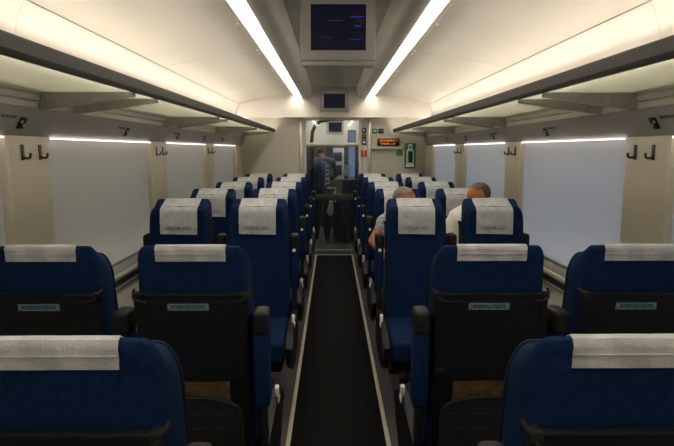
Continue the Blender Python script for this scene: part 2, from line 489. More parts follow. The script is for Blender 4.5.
def back_outline(w, top, rx, rz, bot=.47, taper=.006, n=9):
    pts = [(-w + .012, bot), (w - .012, bot)]
    side = [(w, bot + .05), (w, .80), (w - taper * .3, 1.0)]
    pts += side
    cx, cz = w - taper - rx, top - rz
    for i in range(n + 1):
        a = i / n * PI / 2
        pts.append((cx + rx * math.cos(a), cz + rz * math.sin(a)))
    pts.append((0, top + .003))
    left = [(-x, z) for x, z in pts[2:-1]][::-1]
    return pts + left

def loft(bm, layers):
    rings = []
    for y, pts in layers:
        rings.append([bm.verts.new((x, y, z)) for x, z in pts])
    n = len(rings[0])
    for a, b in zip(rings, rings[1:]):
        for i in range(n):
            bm.faces.new([a[i], a[(i + 1) % n], b[(i + 1) % n], b[i]])
    bm.faces.new(rings[0]); bm.faces.new(rings[-1][::-1])
    return bm

W = .195
def backrest_bm():
    L = [(.006, back_outline(W - .035, T - .078, .05, .085)), (-.002, back_outline(W - .022, T - .064, .045, .088)),
         (.004, back_outline(W - .006, T - .054, .042, .092)), (.02, back_outline(W, T - .047, .042, .095)),
         (.06, back_outline(W, T - .032, .038, .085)), (.10, back_outline(W - .002, T - .013, .032, .065)),
         (.118, back_outline(W - .006, T, .028, .052)), (.128, back_outline(W - .012, T - .003, .026, .046)),
         (.133, back_outline(W - .020, T - .012, .026, .044)), (.131, back_outline(W - .04, T - .03, .026, .044))]
    return shear(loft(B(), L))

def piping_bm():
    o = back_outline(W, T - .046, .042, .095)
    pts = o[2:]
    return shear(add_tube(B(), [(x, .02, z) for x, z in pts], .005, 6))

def cover_bm(front=.214, rear=.051, hw=.1175):
    prof = []
    for q in range(7):
        prof.append((.1365, T - rear + (rear - .008) * q / 6))
    prof += [(.131, T + .001), (.118, T + .0045), (.095, T - .010), (.06, T - .0255), (.02, T - .040), (-.003, T - .052), (-.0115, T - .070)]
    nb = 8
    for i in range(1, nb + 1):
        prof.append((-.0105 - .002 * math.sin(i / nb * 3), T - .070 - (front - .070) * i / nb))
    bm = B(); nx = 12
    grid = []
    for j, (y, z) in enumerate(prof):
        row = []
        for i in range(nx + 1):
            x = -hw + 2 * hw * i / nx
            wv = noise.noise(Vector((x * 14, j * .5, z * 9))) * .0035
            edge = .0
            zz = z
            if j == len(prof) - 1: zz += -.004 * (x / hw) * .6
            yy = y - (wv + .002 if j > 13 else -abs(wv) * .6 if j < 7 else 0)
            row.append(bm.verts.new((x + (noise.noise(Vector((j * .7, i * .1, 3))) * .002 if i in (0, nx) else 0), yy, zz + (abs(wv) * .5 if 7 <= j <= 12 else 0))))
        grid.append(row)
    fs = []
    for a, b in zip(grid, grid[1:]):
        for i in range(nx):
            fs.append(bm.faces.new([a[i], a[i + 1], b[i + 1], b[i]]))
    bmesh.ops.recalc_face_normals(bm, faces=bm.faces)
    r = bmesh.ops.solidify(bm, geom=bm.faces[:], thickness=.0025)
    return shear(bm)

def seam_bm():
    bm = B(); z = T - .026; add_box(bm, -.117, .117, .1375, .1405, z - .001, z + .0012)
    return shear(bm)

def print_bm():
    rnd = random.Random(3); bm = B()
    yb = -.019
    for (z, x0, x1, h) in ((T - .182, -.085, .085, .0055), (T - .170, -.075, -.02, .0045), (T - .170, .025, .08, .0045)):
        x = x0
        while x < x1:
            w = rnd.uniform(.003, .008)
            add_box(bm, x, min(x + w, x1), yb, yb + .004, z, z + h * rnd.uniform(.7, 1.1)); x += w + .0025
    for q in range(3):                      # small emblem
        add_box(bm, -.010 + q * .007, -.005 + q * .007, yb, yb + .004, T - .178 + (q == 1) * .004, T - .168 + (q == 1) * .004)
    return shear(bm)

def cushion_bm():
    bm = B(); add_box(bm, -.205, .205, -.47, .03, .36, .495, bev=.035, seg=4)
    return bm

def armrest_bm(x):
    bm = B(); add_box(bm, x - .0265, x + .0265, .062, .150, .665, .945, bev=.010, seg=3)
    return shear(bm)
def pad_bm(x):
    bm = B(); add_box(bm, x - .0285, x + .0285, .056, .156, .935, 1.020, bev=.016, seg=4)
    return shear(bm)
def button_bm(x):
    bm = B(); add_cyl(bm, (x, .064, .918), (0, -1, 0), .011, .010, 14)
    return shear(bm)
def armfoot_bm(x):
    bm = B(); add_box(bm, x - .014, x + .014, .075, .135, .48, .68, bev=.008)
    return shear(bm)

def side_panel_bm(s):
    prof = [(.13, .52), (-.20, .535), (-.30, .525), (-.40, .50), (-.455, .45), (-.45, .39), (-.40, .32), (-.30, .265), (-.10, .25), (.08, .27), (.12, .36)]
    bm = B(); a, b = sorted((s * .212, s * .246)); add_prism(bm, prof, 'x', a, b)
    es = [e for e in bm.edges if abs(e.verts[0].co.x - e.verts[1].co.x) < 1e-6]
    bmesh.ops.bevel(bm, geom=es, offset=.008, segments=2, affect='EDGES')
    return bm
def lever_bm(s):
    bm = B()
    add_box(bm, *sorted((s * .232, s * .250)), -.238, -.204, .532, .578, bev=.006, seg=2)
    add_box(bm, *sorted((s * .238, s * .252)), -.25, -.20, .505, .532, bev=.006, seg=2)
    return bm
def trim_bm(s):
    return add_tube(B(), [(s * .246, -.36, .50), (s * .247, -.42, .46), (s * .247, -.44, .41)], .005, 6)

def shell_bm():
    bm = B(); add_box(bm, -.185, .185, .125, .142, .47, 1.075, bev=.006)
    return shear(bm)
def table_bm():
    bm = B()
    pts = [(-.150, .775), (.150, .775), (.172, .783), (.184, .805), (.190, 1.06), (.190, 1.084), (-.190, 1.084), (-.190, 1.06), (-.184, .805), (-.172, .783)]
    add_prism(bm, pts, 'y', .143, .162)
    es = [e for e in bm.edges if abs(e.verts[0].co.y - e.verts[1].co.y) < 1e-6]
    bmesh.ops.bevel(bm, geom=es, offset=.004, segments=2, affect='EDGES')
    add_box(bm, -.190, .190, .141, .164, 1.078, 1.090, bev=.004)
    add_tube(bm, [(-.168, .162, .82), (-.172, .162, 1.035), (-.165, .162, 1.053), (-.150, .162, 1.060), (.150, .162, 1.060), (.165, .162, 1.053), (.172, .162, 1.035), (.168, .162, .82)], .0018, 6)
    return shear(bm)
def hinge_bm(s):
    bm = B()
    add_box(bm, *sorted((s * .168, s * .194)), .136, .168, 1.068, 1.094, bev=.005)
    add_tube(bm, [(s * .186, .163, 1.082), (s * .194, .150, 1.092), (s * .196, .135, 1.098)], .005, 8)
    add_tube(bm, [(s * .188, .164, 1.078), (s * .176, .168, 1.066), (s * .150, .168, 1.060)], .0055, 8)
    return shear(bm)
def latch_bm():
    bm = B(); add_box(bm, .152, .186, .158, .174, .80, .825, bev=.006)
    return shear(bm)
def label_bm():
    bm = B(); add_box(bm, -.060, .078, .162, .1635, 1.032, 1.056); return shear(bm)
def labelprint_bm():
    bm = B(); add_box(bm, -.046, .064, .1634, .1645, 1.040, 1.050)
    for q in range(5): add_box(bm, -.053 + q * .03, -.047 + q * .03, .1634, .1645, 1.0345, 1.0375)
    return shear(bm)
def labelline_bm():
    bm = B()
    rnd = random.Random(5); x = -.04
    while x < .052:
        w = rnd.uniform(.004, .010); add_box(bm, x, x + w, .1643, .1650, 1.043, 1.0465); x += w + .003
    return shear(bm)
def pocket_bm():
    """arched magazine pocket under the table, with rows of stitches"""
    top = [(-.165, .655), (-.15, .688), (-.11, .708), (-.05, .720), (0, .722), (.05, .720), (.11, .708), (.15, .688), (.165, .655)]
    pts = [(-.165, .47), (.165, .47)] + top[::-1]
    bm = B(); add_prism(bm, pts, 'y', .165, .182)
    add_tube(bm, [(x, .183, z) for x, z in top], .0045, 6)
    n0 = len(bm.faces)
    for z in (.66, .605):
        for q in range(7): add_box(bm, -.135 + q * .042, -.113 + q * .042, .1815, .1838, z, z + .003)
    bm.faces.ensure_lookup_table()
    for f_ in bm.faces[n0:]: f_.material_index = 1
    return shear(bm)
def magazine_bm():
    bm = B(); add_box(bm, -.12, .12, .148, .160, .52, .772, bev=.001)
    return shear(bm)
def pedestal_bm():
    bm = B()
    add_box(bm, -.18, .18, -.36, .10, .27, .365, bev=.012)
    add_box(bm, -.05, .05, -.22, .04, .03, .28, bev=.01)
    add_box(bm, -.085, .085, -.34, .12, 0, .035, bev=.008)
    return bm
def footrest_bm():
    bm = B()
    add_box(bm, -.16, .16, .20, .27, .30, .335, bev=.014, seg=3)
    for s in (-1, 1): add_tube(bm, [(s * .10, .24, .315), (s * .10, .10, .34), (s * .10, .0, .33)], .012, 8)
    return bm
def footpad_bm():
    bm = B(); add_box(bm, -.145, .02, .195, .285, .33, .352, bev=.010, seg=3); return bm

MS = {}
def ms(key, fn, m):
    if key not in MS: MS[key] = mesh_of(key, fn(), m)
    return MS[key]

def p(name, me, parent, label=None):
    o = bpy.data.objects.new(name, me); link(o, parent)
    if label: o['label'] = label
    return o

def make_seat(loc, rz, label, group, aisle, s):
    """s: local x sign of the side nearer the aisle."""
    t = tag(empty('train_seat', loc, rz), label, 'seat', group)
    p('backrest', ms('backrest', backrest_bm, M['fabric']), t)
    p('piping', ms('piping', piping_bm, M['fabric_dark']), t)
    c = p('headrest_cover', ms('headrest_cover', cover_bm, M['cloth']), t, 'white headrest cover')
    p('printed_mark', ms('printed_mark', print_bm, M['print']), c)
    p('hem_seam', ms('hem_seam', seam_bm, M['cloth']), c)
    p('cushion', ms('cushion', cushion_bm, M['fabric']), t)
    xs = [s * .228, -s * .25] if aisle else [-s * .228]
    for x in xs:
        kx = '%+.3f' % x
        a = p('armrest', ms('armrest' + kx, lambda: armrest_bm(x), M['fabric']), t)
        p('armrest_pad', ms('armrest_pad' + kx, lambda: pad_bm(x), M['plastic_soft']), a, 'dark grey pad')
        p('armrest_button', ms('armrest_button' + kx, lambda: button_bm(x), M['white']), a)
        p('armrest_foot', ms('armrest_foot' + kx, lambda: armfoot_bm(x), M['plastic_soft']), a)
    if aisle:
        sp_ = p('side_panel', ms('side_panel%d' % s, lambda: side_panel_bm(s), M['black']), t)
        p('recline_lever', ms('recline_lever%d' % s, lambda: lever_bm(s), M['lever']), sp_, 'shiny metal lever')
        p('chrome_trim', ms('chrome_trim%d' % s, lambda: trim_bm(s), M['greyfoot']), sp_)
    p('back_shell', ms('back_shell', shell_bm, M['black']), t)
    tb = p('folding_table', ms('folding_table', table_bm, M['plastic']), t)
    p('table_hinge', ms('table_hinge_a', lambda: hinge_bm(1), M['plastic_soft']), tb)
    p('table_hinge', ms('table_hinge_b', lambda: hinge_bm(-1), M['plastic_soft']), tb)
    p('table_latch', ms('table_latch', latch_bm, M['plastic_soft']), tb)
    l = p('table_label', ms('table_label', label_bm, M['labelblue']), tb, 'pale blue label strip')
    p('table_label_print', ms('table_label_print', labelprint_bm, M['labelprint']), tb)
    p('table_label_line', ms('table_label_line', labelline_bm, M['labelblue']), tb)
    pk = p('magazine_pocket', ms('magazine_pocket', pocket_bm, (M['pocket'], M['greyfoot'])), t)
    p('pedestal', ms('pedestal', pedestal_bm, M['black']), t)
    fr = p('footrest', ms('footrest', footrest_bm, M['black']), t)
    p('footrest_pad', ms('footrest_pad', footpad_bm, M['greyfoot']), fr)
    return t

XA, XW = .508, 1.008
ROWY = [1.07, 1.98, 3.42, 4.35, 5.295, 6.23, 7.165]
rown = ['nearest', 'second', 'third', 'fourth', 'fifth', 'sixth', 'farthest']
mag_me = None
for r, y in enumerate(ROWY):
    away = r < 2
    for sd, snm in ((-1, 'left'), (1, 'right')):
        for aisle in (True, False):
            if r == 0 and not aisle: continue       # wholly outside the frame
            X = sd * (XA if aisle else XW) - ((.005 if sd < 0 else .010) if r == 0 else 0)
            s = -sd if not away else sd             # aisle side in the seat's own frame
            look = 'seen from behind with folded table' if away else 'facing camera, long white headrest cover'
            lab = 'blue %s seat %s of the aisle, %s row, %s' % ('aisle' if aisle else 'window', snm, rown[r], look)
            t = make_seat((X, y, 0), PI if away else 0, lab,
                          'seats with their backs to the camera' if away else 'seats facing the camera', aisle, s)
            if r == 1 and aisle:
                if mag_me is None: mag_me = mesh_of('magazine', magazine_bm(), M['magazine'])
                m_ = bpy.data.objects.new('magazine', mag_me); link(m_)
                m_.location = (X, y, 0); m_.rotation_euler = (0, 0, PI)
                tag(m_, 'brown magazine in the pocket of the second row aisle seat on the %s' % snm, 'magazine', 'magazines in seat pockets')

# ------------------------------------------------------------------ monitors
def monitor(loc, w, h, label, group, texts):
    t = tag(empty('monitor', loc), label, 'monitor', group)
    b = w * .135
    bm = B()
    add_box(bm, -w / 2, w / 2, 0, .07, 0, h, bev=.006)
    obj('case', bm, M['bezel'], t)
    bm = B()
    fr = [(-w / 2 + .012, .012), (w / 2 - .012, .012), (w / 2 - .012, h - .012), (-w / 2 + .012, h - .012)]
    inn = [(-w / 2 + b, b * .95), (w / 2 - b, b * .95), (w / 2 - b, h - b), (-w / 2 + b, h - b)]
    A = [bm.verts.new((x, -.010, z)) for x, z in fr]; I = [bm.verts.new((x, -.010, z)) for x, z in inn]
    A2 = [bm.verts.new((x, .003, z)) for x, z in fr]; I2 = [bm.verts.new((x, -.001, z)) for x, z in inn]
    for i in range(4):
        j = (i + 1) % 4
        bm.faces.new([A[i], A[j], I[j], I[i]]); bm.faces.new([A2[i], A2[j], A[j], A[i]]); bm.faces.new([I[i], I[j], I2[j], I2[i]])
    obj('bezel', bm, M['bezel'], t)
    bm = B(); add_box(bm, -w / 2 + b - .002, w / 2 - b + .002, -.004, .0, b * .95 - .002, h - b + .002); sc = obj('screen', bm, M['screen'], t)
    for (x0, x1, z0, z1, m) in texts:
        bm = B(); rnd = random.Random(int((x0 + z0) * 1000)); x = x0
        while x < x1:
            ww = rnd.uniform(.005, .012); add_box(bm, x, min(x + ww, x1), -.0052, -.004, z0, z1); x += ww + .002
        obj('screen_text', bm, m, sc)
    return t
# big one hung from the ceiling
m1 = monitor((0.003, 3.03, 2.045), .405, .345, 'large grey-cased monitor hanging from the middle of the ceiling', 'monitors', [
    (-.05, .02, .205, .209, M['screen_grey']), (-.09, -.03, .118, .122, M['screen_grey']),
    (.065, .135, .222, .229, M['screen_blue']), (.10, .135, .208, .212, M['screen_grey']), (.085, .12, .176, .182, M['screen_blue']), (.065, .12, .108, .112, M['screen_blue'])])
bm = B(); add_box(bm, -.195, .195, .012, .10, -.025, .0, bev=.006); obj('lower_lip', bm, M['bezel'], m1)
bm = B(); add_box(bm, -.20, .20, .065, .16, .04, .39); obj('mount', bm, M['bezelback'], m1)
bm = B(); add_cyl(bm, (0, -.009, .325), (0, -1, 0), .004, .004, 10); obj('sensor', bm, M['black'], m1)
m2 = monitor((0.003, 7.665, 2.085), .40, .30, 'small far monitor mounted on the panel above the end door', 'monitors', [])

# ------------------------------------------------------------------ signs on the bulkhead
def sx(px): return (px - 332) * .01449 + CX
def sz(py): return CZ + (149.5 - py) * .01437
YB = Y1
def plate(name, x0, x1, y0, y1, m, label, cat='sign', group=None, d=.012, parts=(), yb=YB):
    X0, X1, Z0, Z1 = sx(x0), sx(x1), sz(y1), sz(y0)
    cx, cz = (X0 + X1) / 2, (Z0 + Z1) / 2
    t = tag(empty(name, (cx, yb - d, cz)), label, cat, group)
    obj('plate', box(X0 - cx, X1 - cx, 0, d, Z0 - cz, Z1 - cz, bev=.003), m, t)
    w, h = X1 - X0, Z1 - Z0
    for nm, pm, polys in parts:
        bm = B()
        for poly in polys:
            add_prism(bm, [(u * w / 2, v * h / 2) for u, v in poly], 'y', -.004, .002)
        obj(nm, bm, pm, t)
    return t
R4 = lambda a, b, c, d: [(a, c), (b, c), (b, d), (a, d)]
plate('pictogram_sign', 361.2, 366.2, 128.0, 133.4, M['sign_black'], 'topmost black pictogram in the column right of the door', group='black pictograms beside the door',
      parts=[('symbol', M['white'], [[(0, .65), (-.45, .1), (.45, .1)], R4(-.12, .12, -.6, .1)])])
plate('pictogram_sign', 361.2, 366.2, 134.0, 139.0, M['sign_black'], 'middle black pictogram in the column right of the door', group='black pictograms beside the door',
      parts=[('symbol', M['bezel'], [R4(-.55, .55, .1, .3), R4(-.45, .4, -.35, -.15)])])
plate('pictogram_sign', 361.2, 366.2, 139.6, 144.8, M['sign_black'], 'lowest black pictogram in the column, above the red sign', group='black pictograms beside the door',
      parts=[('symbol', M['white'], [[(-.4, -.4), (.5, -.4), (.5, .1), (.1, .55), (-.4, .1)]])])
plate('alarm_sign', 360.6, 366.8, 150.2, 156.8, M['sign_red'], 'small red sign with white mark right of the door', parts=[('symbol', M['white'], [R4(-.16, .16, -.6, .1), R4(-.2, .16, .3, .6), R4(-.3, .3, -.6, -.42)])])
plate('green_symbol_sign', 372.0, 377.0, 128.6, 133.6, M['sign_green'], 'small green square sign with white symbol above the orange display',
      parts=[('symbol', M['white'], [[(-.55, -.3), (.55, -.3), (.55, .05), (0, .5), (-.55, .05)]])])
plate('black_symbol_sign', 378.2, 383.4, 128.8, 133.6, M['sign_black'], 'small black square sign beside the green square, above the orange display',
      parts=[('symbol', M['strip'], [[(-.6, .15), (-.3, -.1), (.3, -.1), (.6, .15), (.5, .3), (.25, .08), (-.25, .08), (-.5, .3)]])])
# dot-matrix display
dsp = plate('message_display', 377.0, 399.0, 138.8, 145.8, M['sign_black'], 'black dot matrix display with two lines of orange text', 'display', d=.03)
rnd = random.Random(11)
w, h = (399 - 377) * .01449, 7 * .01437
for ln, (zz, x0, x1) in enumerate(((.012, -.125, .115), (-.034, -.105, .100))):
    bm = B(); x = x0
    while x < x1:
        for col in range(3):
            for rw in range(5):
                if rnd.random() < (.75 if col != 1 else .5):
                    add_box(bm, x + col * .0055, x + col * .0055 + .004, -.003, .001, zz + rw * .0052, zz + rw * .0052 + .0038)
        x += .0205 if rnd.random() < .85 else .032
    obj('text_line', bm, M['led'], dsp)
# ledge under the display
o = obj('wall_ledge', box(-.215, .215, -.05, 0, -.012, .012, bev=.004), M['bulk']); o.location = (sx(386), YB, sz(148.3))
tag(o, 'narrow cream ledge on the end wall under the orange display', 'ledge')
plate('exit_sign', 396.0, 402.6, 150.0, 155.6, M['sign_dkgreen'], 'small dull green sign just under the ledge', parts=[('symbol', M['sign_green'], [[(-.5, -.5), (.1, -.5), (.5, 0), (.1, .5), (-.5, .5), (-.1, 0)]])])
ex = plate('extinguisher_sign', 404.4, 415.4, 143.2, 168.2, M['sign_green'], 'tall green board with white extinguisher shaped panel near the right rack end', d=.03,
      parts=[('bottle_panel', M['white'], [[(-.78, -.90), (.78, -.90), (.78, -.74), (.66, -.66), (.66, .44), (.36, .56), (.36, .92), (-.36, .92), (-.36, .56), (-.66, .44), (-.66, -.66), (-.78, -.74)]])])
bm = B(); add_prism(bm, [(-.035, -.10), (.035, -.10), (.035, .065), (-.035, .065)], 'y', -.008, -.004); obj('inner_window', bm, M['sign_green'], ex)
bm = B(); add_prism(bm, [(-.005, -.098), (.026, -.098), (.026, .060), (-.005, .060)], 'y', -.011, -.008); obj('dark_bar', bm, M['black'], ex)
bm = B(); add_prism(bm, [(.027, .0), (.042, .0), (.042, .028), (.027, .028)], 'y', -.011, -.008); obj('red_mark', bm, M['sign_red'], ex)
bm = B(); add_prism(bm, [(-.012, .105), (.012, .105), (.012, .14), (-.012, .14)], 'y', -.008, -.004); obj('neck_mark', bm, M['sign_green'], ex)

# ------------------------------------------------------------------ people
def remesh(bm, voxel, name, m, it=6):
    me = bpy.data.meshes.new(name + '_raw'); bm.to_mesh(me); bm.free()
    o = bpy.data.objects.new(name + '_raw', me); C.objects.link(o)
    r = o.modifiers.new('r', 'REMESH'); r.mode = 'VOXEL'; r.voxel_size = voxel
    s = o.modifiers.new('s', 'SMOOTH'); s.factor = .5; s.iterations = it
    dg = bpy.context.evaluated_depsgraph_get()
    out = bpy.data.meshes.new_from_object(o.evaluated_get(dg))
    bpy.data.objects.remove(o); bpy.data.meshes.remove(me)
    out.name = name
    out.materials.clear(); out.materials.append(m)
    out.shade_smooth()
    return out

def limb(bm, pts, rs, sub=4):
    """tapered limb: overlapping balls and cones along a chain"""
    pts = [Vector(q) for q in pts]
    for i in range(len(pts) - 1):
        add_tube(bm, [pts[i], pts[i + 1]], [rs[i], rs[i + 1]], 12)
    for q, r in zip(pts, rs):
        add_ell(bm, q, (r, r, r), None, 12)

def frame(fwd, up):
    f = Vector(fwd).normalized(); u = Vector(up); u = (u - f * u.dot(f)).normalized(); r = u.cross(-f)
    return Matrix((( r.x, f.x, u.x), (r.y, f.y, u.y), (r.z, f.z, u.z)))   # local x right, y forward (face), z up

def head(bm, c, R, k=1.0):
    c = Vector(c); g = lambda x, y, z: c + R @ (Vector((x, y, z)) * k)
    e = lambda pos, rad: add_ell(bm, g(*pos), [q * k for q in rad], R, 16)
    e((0, -.012, .03), (.077, .096, .088))      # cranium
    e((0, .030, -.03), (.062, .066, .083))      # face
    e((0, .055, -.088), (.036, .032, .028))     # chin
    e((0, .020, -.075), (.052, .055, .035))     # jaw
    e((0, .090, .018), (.045, .012, .010))      # brow ridge
    e((0, .103, -.028), (.012, .018, .022))     # nose
    e((0, .108, -.040), (.017, .013, .010))
    for s in (-1, 1):
        e((s * .078, -.005, -.012), (.010, .020, .032))   # ear
        e((s * .040, .070, -.030), (.018, .018, .016))    # cheek
    return g

def hand(bm, wrist, dirv, palm_n, side, k=1.0):
    """palm, five unequal bent fingers; dirv along the hand, palm_n out of the palm."""
    d = Vector(dirv).normalized(); n = Vector(palm_n); n = (n - d * n.dot(d)).normalized(); s = d.cross(n) * side
    w = Vector(wrist)
    for q in range(4):
        off = (-.030 + q * .020)
        add_tube(bm, [w + s * off * .6, w + d * .085 + s * off], [.014, .012], 8)
        add_ell(bm, w + d * .085 + s * off, (.012, .012, .012), None, 8)
        L = [.036, .042, .039, .030][q]
        a0 = w + d * .085 + s * off
        a1 = a0 + (d * .85 + n * .5) * L
        a2 = a1 + (d * .4 + n * .85) * L * .75
        a3 = a2 + (d * .0 + n * .9) * L * .55
        limb(bm, [a0, a1, a2, a3], [.0095, .009, .0082, .007])
    add_ell(bm, w + d * .045, (.034, .034, .022), None, 10)
    t0 = w + d * .02 - s * .030; t1 = t0 + (d * .6 - s * .7 + n * .2) * .045; t2 = t1 + (d * .85 - s * .1 + n * .4) * .034
    limb(bm, [w + d * .015 - s * .015, t0, t1, t2], [.016, .014, .010, .008])

def person(root, J, headc, R, top_m, top_name, hair_m, long_sleeve, hairline, jacket=False):
    bm = B()
    g = head(bm, headc, R)
    neck_top = g(0, -.02, -.06)
    limb(bm, [J['chest'], J['neck'], neck_top], [.075, .056, .054])
    limb(bm, [J['pelvis'], J['waist'], J['chest']], [.125, .115, .125])
    for s in 'LR':
        limb(bm, [J['neck'], J['sh' + s]], [.06, .052])
        limb(bm, [J['sh' + s], J['el' + s], J['wr' + s]], [.050, .040, .026])
        limb(bm, [J['pelvis'], J['hip' + s], J['kn' + s], J['an' + s]], [.10, .085, .056, .038])
        hd = Vector(J['wr' + s]) - Vector(J['el' + s])
        hand(bm, J['wr' + s], hd.normalized() * .6 + Vector(J.get('hdir' + s, (0, -1, 0))) * .6, J.get('hn' + s, (0, 0, -1)), 1 if s == 'L' else -1)
        add_ell(bm, Vector(J['an' + s]) + Vector(J.get('toe', (0, -.06, -.04))), (.038, .09, .03), None, 10)
    body = obj('body', remesh(bm, .0065, 'body', M['skin'], 5), None, root)
    # upper garment
    bm = B()
    o = .012
    limb(bm, [J['pelvis'], J['waist'], J['chest'], Vector(J['chest']).lerp(Vector(J['neck']), .45)], [.135, .13, .142, .10])
    add_ell(bm, Vector(J['chest']).lerp(Vector(J['waist']), .2), (.175, .125, .17), None, 16)
    for s in 'LR':
        limb(bm, [Vector(J['neck']).lerp(Vector(J['sh' + s]), .3), J['sh' + s]], [.07, .068])
        sh, el, wr = Vector(J['sh' + s]), Vector(J['el' + s]), Vector(J['wr' + s])
        if long_sleeve: limb(bm, [sh, el, el.lerp(wr, .93)], [.064, .052, .040])
        else: limb(bm, [sh, sh.lerp(el, .30)], [.056, .052])
    obj(top_name, remesh(bm, .009, top_name, top_m, 4), None, root)
    add = B(); add_tube(add, [Vector(J['neck']).lerp(Vector(neck_top), t) for t in (-.15, .25)], [.072, .066], 16); obj('collar', remesh(add, .008, 'collar', top_m, 3), None, root)
    bm = B()
    for s in 'LR':
        limb(bm, [J['pelvis'], J['hip' + s], J['kn' + s], Vector(J['kn' + s]).lerp(Vector(J['an' + s]), .93)], [.138, .10, .075, .058])
    obj('trousers', remesh(bm, .010, 'trousers', M['trousers'], 4), None, root)
    for s in 'LR':
        bm = B(); a = Vector(J['an' + s]); td = Vector(J.get('toe', (0, -.06, -.04)))
        add_ell(bm, a + td, (.046, .125, .042), None, 12)
        add_box(bm, a.x - .04, a.x + .04, a.y + td.y - .11, a.y + td.y + .11, a.z + td.z - .045, a.z + td.z - .02, bev=.008)
        obj('shoe', remesh(bm, .008, 'shoe', M['shoe'], 3), None, root)
    # hair: a shell over the cranium cut at the hairline
    bm = B()
    bmesh.ops.create_uvsphere(bm, u_segments=40, v_segments=26, radius=1)
    dele = []
    for v in bm.verts:
        x, y, z = v.co
        nz = noise.noise(Vector((x * 5, y * 5, z * 5))) * .10
        if hairline(x, y, z, nz): dele.append(v)
        rr = 1 + noise.noise(Vector((x * 14, y * 14, z * 14))) * .02
        v.co = Vector((x * .0815 * rr, -.012 + y * .1010 * rr, .03 + z * .0925 * rr))
    bmesh.ops.delete(bm, geom=dele, context='VERTS')
    bmesh.ops.recalc_face_normals(bm, faces=bm.faces)
    bmesh.ops.solidify(bm, geom=bm.faces[:], thickness=.005)
    bmesh.ops.transform(bm, matrix=Matrix.Translation(headc) @ R.to_4x4(), verts=bm.verts)
    obj('hair', bm, hair_m, root)
    for s in (-1, 1):
        bm = B(); add_ell(bm, g(s * .031, .083, .0), (.0115, .0115, .0115), None, 12)
        e_ = obj('eye', bm, M['eye'], root)
        bm = B(); add_ell(bm, g(s * .031, .0915, .0), (.0045, .0045, .0045), None, 10); obj('iris', bm, M['black'], e_)
        bm = B(); add_tube(bm, [g(s * .015, .101, .021), g(s * .032, .100, .027), g(s * .050, .088, .021)], [.003, .005, .003], 8); obj('eyebrow', bm, hair_m, root)
    bm = B(); add_tube(bm, [g(-.022, .088, -.062), g(0, .098, -.060), g(.022, .088, -.062)], [.003, .006, .003], 8); obj('mouth', bm, M['lip'], root)
    return body

def bald_top(x, y, z, n):      # keeps hair on the back and sides, receding in front
    return z < -.50 + n or (y > .12 + n and x > -.35 - .3 * n and z < .80) or (y > .45 + n) or (y > .15 and z < -.12) 
def short_hair(x, y, z, n):
    return z < -.55 + n or (y > .08 + n and z < .70) or (y > .45 + n) or (y > .12 and z < -.15)

# passenger in the aisle seat
YP = ROWY[3]
r1 = tag(empty('person', (XA, YP, 0)), 'grey haired person in a short sleeved shirt, head bowed, behind an aisle seat', 'person')
J = dict(pelvis=(0, -.15, .60), waist=(0, -.15, .78), chest=(0, -.16, .97), neck=(.0, -.165, 1.085),
         shR=(-.135, -.165, 1.005), shL=(.155, -.165, 1.005), elR=(-.222, -.20, .868), elL=(.20, -.27, .80),
         wrR=(-.10, -.40, .74), wrL=(.09, -.42, .74), hipR=(-.09, -.18, .585), hipL=(.09, -.18, .585),
         knR=(-.11, -.55, .56), knL=(.11, -.55, .56), anR=(-.11, -.52, .10), anL=(.11, -.52, .10),
         hdirR=(.5, -.5, -.2), hdirL=(-.5, -.5, -.2))
person(r1, J, (.018, -.21, 1.168), frame((.58, -.66, -.42), (-.05, -.45, .9)), M['shirt_grey'], 'shirt', M['hair_grey'], False, bald_top)
# passenger by the window
r2 = tag(empty('person', (XW, YP, 0)), 'brown haired person in a white shirt, head leaning down, behind a window seat', 'person')
J2 = dict(J); J2.update(pelvis=(.02, -.15, .60), waist=(.01, -.15, .78), chest=(-.005, -.17, 1.00), neck=(.035, -.19, 1.115),
          shR=(-.075, -.17, 1.05), shL=(.145, -.17, 1.045), elR=(-.13, -.24, .82), elL=(.175, -.26, .80), hipR=(-.07, -.18, .585), hipL=(.11, -.18, .585))
person(r2, J2, (.075, -.20, 1.20), frame((-.86, -.32, -.42), (-.22, -.38, .9)), M['shirt_white'], 'shirt', M['hair_brown'], True, short_hair)

# ------------------------------------------------------------------ vestibule beyond the door
VE = 12.2
struct(obj('floor_vestibule', box(-1.2, 1.2, 8.46, VE, -.08, 0), M['vest_floor'])).name = 'floor.001'
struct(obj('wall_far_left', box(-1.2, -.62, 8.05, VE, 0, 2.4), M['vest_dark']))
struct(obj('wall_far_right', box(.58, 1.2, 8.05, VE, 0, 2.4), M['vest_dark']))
struct(obj('wall_far_end', box(-.65, .65, VE, VE + .06, 0, 2.4), M['cove']))
struct(obj('ceiling', box(-.65, .65, 8.05, VE, 2.3, 2.36), M['cenpan'])).name = 'ceiling.001'
for sg, nm in ((-1, 'left'), (1, 'right')):
    o = obj('ceiling_strip_light', box(-.05, .05, -1.8, 1.8, -.02, 0, bev=.004), M['vest_lamp']); o.location = (sg * .36, 10.3, 2.30)  # strips lengthened towards the door to brighten the vestibule
    tag(o, 'lengthened bright strip light seen through the glass door, on the %s' % nm, 'light', 'lights beyond the door')
mm = monitor((.03, 10.6, 1.86), .34, .27, 'dark monitor hanging beyond the glass door', 'monitors', [])
obj('mount', box(-.10, .10, .03, .09, .20, .44), M['bezelback'], mm)
# lower partition further back
struct(obj('trim_10', box(-.62, .58, 11.0, 11.06, 0, 1.66), M['vest_dark']))
